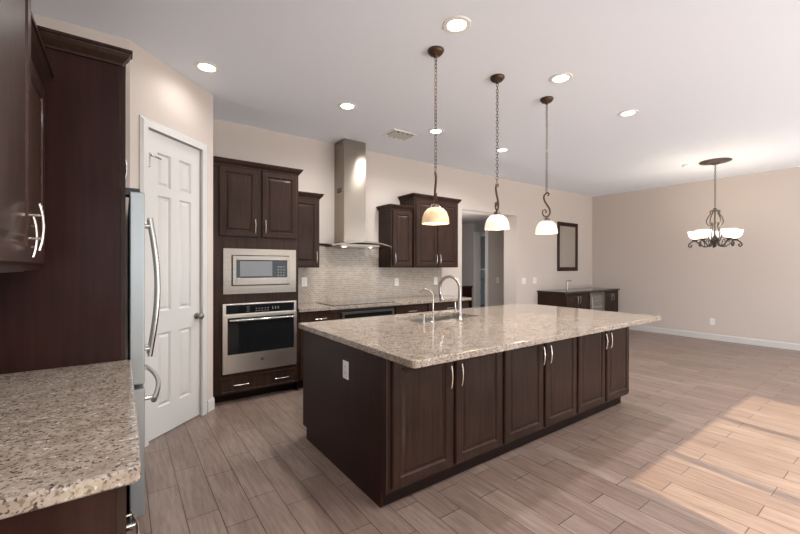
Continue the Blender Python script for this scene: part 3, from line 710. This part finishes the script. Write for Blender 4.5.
crown(t, [(XL+0.001, 2.388), (-0.008, 2.388), (-0.008, 2.409)], 2.392, 1, 0.95)
def left_upper(label, y0, y1, xf, z0, z1, doors, sides):
    t = thing('upper_cabinet', label, 'cabinet', ((XL+xf)/2, (y0+y1)/2, z0), group='upper cabinets over the left counter')
    build('body', B(XL+0.001, xf, y0, y1, z0, z1), M['wood'], t, bevel=0.001)
    for (a, b_, hu, hv) in doors: cab_door(t, face_px(xf), a, b_, z0+0.025, z1-0.02, hu, hv, L=0.15, m=M['wood_gloss'])
    path = {0: [(xf, y0), (xf, y1)], 1: [(XL+0.001, y0), (xf, y0), (xf, y1)]}[sides]
    crown(t, path, z1+0.0005, 1, 0.95)
left_upper('near glossy dark upper cabinet at the left edge with the larger handle', 1.10, 1.745, -0.262, 1.37, 2.395, [(1.245, 1.732, 1.70, 1.515)], 1)
left_upper('dark upper cabinet in the corner against the tall refrigerator panel', 1.747, 2.386, -0.306, 1.37, 2.205, [(1.765, 2.365, 1.91, 1.495)], 0)
t = thing('over_fridge_cabinet', 'dark cabinet above the refrigerator, seen edge-on past the tall panel', 'cabinet', (-0.3, 2.93, 1.83))
build('body', B(XL+0.001, -0.032, 2.4115, 3.455, 1.86, 2.395), M['wood'], t)
cab_door(t, face_px(-0.032), 2.425, 2.925, 1.875, 2.38, 2.885, 1.98); cab_door(t, face_px(-0.032), 2.935, 3.44, 1.875, 2.38, 2.975, 1.98)
crown(t, [(-0.032, 2.4115), (-0.032, 3.455)], 2.392, 1, 0.9)
# refrigerator
t = thing('refrigerator', 'stainless french-door refrigerator seen side-on past the tall dark panel', 'refrigerator', (-0.25, 2.93, 0))
FY0, FY1 = 2.432, 3.425
build('body', B(XL+0.03, 0.010, FY0, FY1, 0.03, 1.755), mat('fridge_case', (0.035, 0.035, 0.037), 0.5), t, bevel=0.004)
build('hinge_cover', B(-0.10, 0.075, FY0+0.01, FY0+0.09, 1.7555, 1.795), M['black'], t, bevel=0.004)
def curved_door(y0, y1, z0, z1, bow=0.0):
    mb = MB(); n = 8; A = []
    pts = [(0.030, y0), (0.030, y1)] + [(0.096, y1+(y0-y1)*i/n) for i in range(n+1)]
    return mb.prism(pts, z0, z1)
ym = (FY0+FY1)/2
for a, b_, hy in ((FY0, ym-0.003, ym-0.050), (ym+0.003, FY1, ym+0.050)):
    dr = build('door', curved_door(a, b_, 0.765, 1.775), M['steel_side'], t, bevel=0.006, seg=3)
    mb = MB().tube([(0.140+0.043*math.sin(PI*i/20), hy, 0.82+0.87*i/20) for i in range(21)], 0.0145, 12)
    for z in (0.87, 1.64): mb.tube([(0.094, hy, z), (0.150, hy, z)], 0.012, 10)
    build('handle', mb, M['chrome'], dr, smooth=True)
dr = build('freezer_drawer', curved_door(FY0, FY1, 0.07, 0.742), M['steel_side'], t, bevel=0.006, seg=3)
mb = MB().tube([(0.140+0.045*math.sin(PI*i/20), FY0+0.06+(FY1-FY0-0.12)*i/20, 0.655) for i in range(21)], 0.0145, 12)
for y in (FY0+0.12, FY1-0.12): mb.tube([(0.094, y, 0.655), (0.155, y, 0.655)], 0.012, 10)
build('handle', mb, M['chrome'], dr, smooth=True)
build('foot_grille', B(-0.02, 0.03, FY0+0.02, FY1-0.02, 0.005, 0.065), M['black'], t)

# ------------------------------------------------------------------ bar cabinet run and mirror
CY = 4.15
def barbase(name, label, x0, x1, glass=False, handles=()):
    t = thing(name, label, 'cabinet' if not glass else 'wine fridge', ((x0+x1)/2, 4.45, 0))
    build('body', B(x0, x1, CY, YB-0.002, 0.10 if not glass else 0.02, 0.858), M['wood'] if not glass else M['black'], t)
    if not glass: build('toe_kick', B(x0, x1, CY+0.06, CY+0.08, 0, 0.0995), M['kick'], t)
    return t
t = barbase('bar_cabinet', 'dark two-door bar cabinet at the open end near the switches', 6.93, 7.80)
fm = face_my(CY)
cab_door(t, fm, 6.97, 7.37, 0.12, 0.835, 7.335, 0.72, L=0.15); cab_door(t, fm, 7.385, 7.78, 0.12, 0.835, 7.42, 0.72, L=0.15)
t = barbase('wine_fridge', 'undercounter beverage fridge with pale-framed glass door in the bar', 7.802, 8.42, True)
mb = MB(); x0, x1, y_ = 7.81, 8.412, CY-0.035
mb.box(x0, x0+0.07, y_, CY-0.001, 0.10, 0.845).box(x1-0.07, x1, y_, CY-0.001, 0.10, 0.845).box(x0+0.07, x1-0.07, y_, CY-0.001, 0.10, 0.17).box(x0+0.07, x1-0.07, y_, CY-0.001, 0.785, 0.845)
dr = build('door_frame', mb, M['steel'], t, bevel=0.002)
build('glass', B(x0+0.07, x1-0.07, y_+0.008, CY-0.002, 0.17, 0.785), mat('fridge_glass', (0.16, 0.16, 0.15), 0.1), dr)
mb = MB()
for z in (0.30, 0.42, 0.54, 0.66): mb.box(x0+0.075, x1-0.075, y_+0.004, y_+0.0079, z, z+0.012)
build('shelf_rails', mb, M['nickel'], dr)
pull(dr, lambda u, v, d: (u, y_-d, v), x0+0.035, 0.58, 0.36, True, 0.035, 0.007)
t = barbase('bar_cabinet', 'dark two-door bar cabinet in the corner by the right wall', 8.422, XR-0.002)
cab_door(t, fm, 8.44, 8.74, 0.12, 0.835, 8.70, 0.72, L=0.15); cab_door(t, fm, 8.755, 9.06, 0.12, 0.835, 8.795, 0.72, L=0.15)
o = build('bar_countertop', MB().prism(rounded(6.90, XR-0.001, 4.115, YB-0.001, 0.004, 2), 0.859, 0.894), M['granite_dark'], bevel=0.003)
tag(o, 'glossy dark stone top on the bar cabinets under the mirror', 'countertop')
t = thing('bar_faucet', 'small single-post faucet standing on the dark bar top', 'faucet', (7.60, 4.50, 0.894))
build('post', MB().lathe([(0.001, 0), (0.024, 0), (0.024, 0.008), (0.022, 0.014), (0.018, 0.20), (0.001, 0.205)], (7.60, 4.50, 0.894), 20), M['faucet'], t, smooth=True)
build('spout', MB().tube([(7.60, 4.50, 1.085), (7.59, 4.42, 1.095), (7.585, 4.40, 1.085)], 0.010, 10), M['faucet'], t, smooth=True)
t = thing('wall_mirror', 'tall rectangular mirror in a wide dark frame above the bar', 'mirror', (8.03, YB-0.01, 1.29))
x0, x1, z0, z1, fw = 7.63, 8.43, 1.29, 2.362, 0.085
mb = MB()
prof = [(0.0, 0.0), (0.0, 0.022), (0.02, 0.032), (0.055, 0.030), (0.075, 0.018), (fw, 0.014), (fw, 0.0)]
R_ = []
for i, d in prof: R_.append([mb.bm.verts.new(p) for p in ((x0+i, YB-0.001-d, z0+i), (x1-i, YB-0.001-d, z0+i), (x1-i, YB-0.001-d, z1-i), (x0+i, YB-0.001-d, z1-i))])
for k in range(len(R_)):
    A_, B_ = R_[k], R_[(k+1) % len(R_)]
    for j in range(4): mb.bm.faces.new((A_[j], A_[(j+1) % 4], B_[(j+1) % 4], B_[j]))
build('frame', mb, M['wood'], t)
build('glass', B(x0+fw-0.004, x1-fw+0.004, YB-0.010, YB-0.002, z0+fw-0.004, z1-fw+0.004), M['mirror'], t)

# ------------------------------------------------------------------ ceiling fixtures
LP = [((0.572, 3.55), 'nearest the pantry wall'), ((1.888, 3.55), 'closest to the range hood'), ((3.12, 3.567), 'behind the nearest pendant chain'),
      ((4.39, 3.59), 'small in the view, behind the middle pendant chain'), ((1.862, 1.915), 'largest in the view, nearest the camera'),
      ((3.131, 1.916), 'beside the farthest pendant'), ((4.429, 1.925), 'toward the dining chandelier')]
for (x, y), lb in LP:
    t = thing('recessed_light', 'round lit recessed ceiling light, '+lb, 'ceiling light', (x, y, H), group='recessed ceiling lights')
    build('trim_ring', MB().lathe([(0.062, -0.001), (0.068, -0.008), (0.092, -0.007), (0.097, -0.0005), (0.07, -0.0004)], (x, y, H), 40, closed=True), M['plastic'], t, smooth=True)
    build('lens', MB().lathe([(0.001, -0.0005), (0.066, -0.0005), (0.064, -0.004), (0.001, -0.006)], (x, y, H), 32), M['can'], t, smooth=True)
    add_light('SPOT', 'down_spot', (x, y, H-0.02), (5 if x < 1 else 40) if y > 3 else 27, (1.0, 0.985, 0.97), direction=(0, 0, -1), spot_size=math.radians(168), spot_blend=0.7, shadow_soft_size=0.06)
for x in (0.57, 1.86, 3.13, 4.43, 7.0):
    for y in (0.28, -1.4):     # unseen spots without fixtures, added behind the camera to brighten the room
        add_light('SPOT', 'down_spot', (x, y, H-0.02), 30, (1.0, 0.985, 0.97), direction=(0, 0, -1), spot_size=math.radians(168), spot_blend=0.7, shadow_soft_size=0.06)
t = thing('ceiling_vent', 'white square air vent on the ceiling in front of the hood', 'vent', (2.83, 3.93, H))
mb = MB().box(2.66, 2.69, 3.80, 4.06, H-0.008, H-0.0005).box(2.98, 3.01, 3.80, 4.06, H-0.008, H-0.0005).box(2.69, 2.98, 3.80, 3.83, H-0.008, H-0.0005).box(2.69, 2.98, 4.03, 4.06, H-0.008, H-0.0005)
build('frame', mb, M['plastic'], t)
build('duct_opening', B(2.69, 2.98, 3.83, 4.03, H-0.002, H-0.0005), M['black'], t)  # flat black plate stands in for the shade inside the duct
mb = MB()
for k in range(4):
    x = 2.71+k*0.070
    A_ = [mb.bm.verts.new(p) for p in ((x, 3.83, H-0.004), (x+0.034, 3.83, H-0.034), (x+0.034, 4.03, H-0.034), (x, 4.03, H-0.004), (x, 3.83, H-0.0025), (x+0.034, 3.83, H-0.0325), (x+0.034, 4.03, H-0.0325), (x, 4.03, H-0.0025))]
    for f_ in ((0, 1, 2, 3), (4, 7, 6, 5), (0, 4, 5, 1), (1, 5, 6, 2), (2, 6, 7, 3), (3, 7, 4, 0)): mb.bm.faces.new([A_[i] for i in f_])
build('louver', mb, M['plastic'], t)
o = build('smoke_detector', MB().lathe([(0.001, -0.0005), (0.065, -0.0005), (0.065, -0.02), (0.05, -0.032), (0.001, -0.034)], (7.47, 2.34, H), 28), M['ceil'], smooth=True)
tag(o, 'small round pale smoke detector on the ceiling by the chandelier', 'smoke detector')

def chain(mb, x, y, z0, z1, lw=0.010, ll=0.034, r=0.0026):
    n = max(1, round((z1-z0)/(ll*0.80))); st = (z1-z0)/n
    for k in range(n):
        zc = z0+st*(k+0.5); a0 = (k % 2)*PI/2+0.5; L_ = st*0.5+r*1.5
        pts = []
        for i in range(12):
            a = i*2*PI/12; u = lw*math.cos(a); v = L_*math.sin(a)
            pts.append((x+u*math.cos(a0), y+u*math.sin(a0), zc+v))
        mb.tube(pts, r, 6, closed=True)
    return mb
def spiral(c, r0, r1, a0, a1, n=24):
    return [(c[0]+(r0+(r1-r0)*i/n)*math.cos(a0+(a1-a0)*i/n), c[1]+(r0+(r1-r0)*i/n)*math.sin(a0+(a1-a0)*i/n)) for i in range(n+1)]
def pendant(x, y, rot, label, shade_m):
    t = thing('pendant_light', label, 'pendant light', (x, y, H), rot, group='pendant lights over the island')
    t['_o'] = (0, 0, 0)
    b = lambda n, mb_, m_, p=t: build(n, mb_, m_, p, local=True, smooth=True)
    b('canopy', MB().lathe([(0.001, 0), (0.062, 0), (0.064, -0.006), (0.060, -0.018), (0.044, -0.036), (0.016, -0.046), (0.008, -0.060), (0.001, -0.062)], (0, 0, 0), 32), M['bronze'])
    b('chain', chain(MB(), 0, 0, -0.925, -0.055), M['bronze'])
    # S-shaped scroll, local plane XZ
    P = [(0.0, -0.925), (0.016, -0.930), (0.022, -0.945), (0.012, -0.958), (-0.006, -0.958), (-0.020, -0.945)]
    S = []
    P = spiral((0.010, -0.948), 0.009, 0.017, -0.6*PI, 0.6*PI, 10)
    P += [(-0.008, -0.940), (-0.022, -0.955), (-0.026, -0.985), (-0.014, -1.020), (0.012, -1.060), (0.032, -1.095), (0.036, -1.130), (0.022, -1.160), (-0.004, -1.170), (-0.028, -1.158), (-0.040, -1.132), (-0.034, -1.106), (-0.014, -1.098), (0.0, -1.112), (-0.004, -1.128), (-0.016, -1.128)]
    b('scroll', MB().tube([(p[0], 0, p[1]) for p in P], 0.0065, 8, rfun=lambda q: 0.0055+0.0035*math.sin(PI*q)), M['bronze'])
    b('socket_cup', MB().lathe([(0.001, -1.160), (0.010, -1.162), (0.010, -1.175), (0.026, -1.182), (0.036, -1.200), (0.046, -1.212), (0.001, -1.214)], (0, 0, 0), 24), M['bronze'])
    s = [(0.036, -1.208), (0.062, -1.220), (0.086, -1.246), (0.101, -1.285), (0.106, -1.332), (0.102, -1.333), (0.097, -1.287), (0.082, -1.250), (0.060, -1.225), (0.036, -1.213)]
    b('shade', MB().lathe(s, (0, 0, 0), 40, closed=True), shade_m)
    b('bulb', MB().lathe([(0.001, -1.215), (0.013, -1.22), (0.014, -1.245), (0.026, -1.270), (0.029, -1.290), (0.022, -1.310), (0.001, -1.318)], (0, 0, 0), 20), M['bulb'])
    add_light('POINT', 'pendant_lamp', (x, y, H-1.328), 1.4, (1.0, 0.78, 0.5), shadow_soft_size=0.04)
pendant(1.951, 2.235, math.radians(57), 'bronze pendant with amber glass dome on a chain, nearest of the three', M['shade'])
pendant(2.665, 2.235, math.radians(20), 'bronze pendant with a glowing glass dome, middle of the three over the island', M['shade_pale'])
pendant(3.405, 2.235, math.radians(-40), 'bronze pendant with a wide open scroll and pale dome, farthest of the three', M['shade_pale'])

# chandelier
cx, cy = 7.55, 1.994
t = thing('chandelier', 'scrolled pewter chandelier with white bowl shades hanging before the right wall', 'chandelier', (cx, cy, H)); t['_o'] = (0, 0, 0)
b = lambda n, mb_, m_, p=t: build(n, mb_, m_, p, local=True, smooth=True)
b('ceiling_medallion', MB().lathe([(0.001, 0), (0.200, 0), (0.207, -0.008), (0.198, -0.016), (0.16, -0.020), (0.145, -0.028), (0.07, -0.030), (0.06, -0.045), (0.03, -0.060), (0.001, -0.062)], (0, 0, 0), 48), M['pewter'])
b('chain', chain(MB(), 0, 0, -0.735, -0.055, 0.011, 0.040, 0.003), M['pewter'])
b('column', MB().lathe([(0.001, -0.735), (0.018, -0.74), (0.030, -0.752), (0.010, -0.765), (0.008, -0.95), (0.016, -0.97), (0.009, -0.99), (0.009, -1.15), (0.022, -1.18), (0.045, -1.22), (0.050, -1.245), (0.030, -1.28), (0.020, -1.31), (0.026, -1.325), (0.012, -1.35), (0.001, -1.358)], (0, 0, 0), 24), M['pewter'])
NA = 5
for k in range(NA):
    a = k*2*PI/NA+math.radians(18)
    P = [(0.02, -0.775), (0.045, -0.762), (0.085, -0.775), (0.085, -0.800), (0.060, -0.81)]
    def rz(P): return [(p[0]*0.80*math.cos(a), p[0]*0.80*math.sin(a), p[1]) for p in P]
    def smooth(P, n=4):
        out = []
        for i in range(len(P)-1):
            p0 = P[max(i-1, 0)]; p1 = P[i]; p2 = P[i+1]; p3 = P[min(i+2, len(P)-1)]
            for j in range(n):
                q = j/n
                out.append(tuple(0.5*((2*p1[c])+(-p0[c]+p2[c])*q+(2*p0[c]-5*p1[c]+4*p2[c]-p3[c])*q*q+(-p0[c]+3*p1[c]-3*p2[c]+p3[c])*q**3) for c in range(2)))
        out.append(P[-1]); return out
    up = smooth([(0.015, -0.790), (0.060, -0.775), (0.080, -0.790), (0.070, -0.81), (0.075, -0.83), (0.125, -0.90), (0.135, -0.96), (0.100, -1.010), (0.070, -1.000), (0.072, -0.975), (0.090, -0.975)])
    low = smooth([(0.090, -0.985), (0.062, -0.99), (0.060, -1.03), (0.090, -1.10), (0.105, -1.18), (0.070, -1.26), (0.040, -1.27), (0.045, -1.24), (0.065, -1.24)])
    arm = smooth([(0.045, -1.225), (0.075, -1.31), (0.150, -1.345), (0.230, -1.31), (0.300, -1.255), (0.345, -1.245), (0.400, -1.270), (0.435, -1.315), (0.405, -1.345), (0.380, -1.320), (0.398, -1.305)])
    g = MB().tube(rz(up), 0.0085, 8).tube(rz(low), 0.0085, 8).tube(rz(arm), 0.010, 8)
    g.tube(rz(smooth([(0.16, -1.342), (0.175, -1.27), (0.215, -1.235), (0.235, -1.262), (0.214, -1.275)])), 0.006, 6)
    ar = b('arm', g, M['pewter'])
    px_, py_ = 0.258*math.cos(a), 0.258*math.sin(a)
    b('shade_cup', MB().lathe([(0.001, -1.252), (0.02, -1.250), (0.040, -1.235), (0.042, -1.228), (0.001, -1.226)], (px_, py_, 0), 20), M['pewter'], ar)
    s = [(0.030, -1.214), (0.066, -1.198), (0.088, -1.160), (0.098, -1.110), (0.102, -1.090), (0.098, -1.089), (0.093, -1.112), (0.084, -1.156), (0.062, -1.191), (0.030, -1.207)]
    b('shade', MB().lathe(s, (px_, py_, 0), 32, closed=True), M['shade_white'], ar)
    b('bulb', MB().lathe([(0.001, -1.214), (0.014, -1.21), (0.016, -1.18), (0.028, -1.155), (0.026, -1.13), (0.001, -1.115)], (px_, py_, 0), 16), M['bulb'], ar)
    add_light('POINT', 'chandelier_lamp', (cx+px_, cy+py_, H-1.08), 1.8, (1.0, 0.88, 0.72), shadow_soft_size=0.05)

for o in list(COL.objects):
    if '_o' in o: del o['_o']
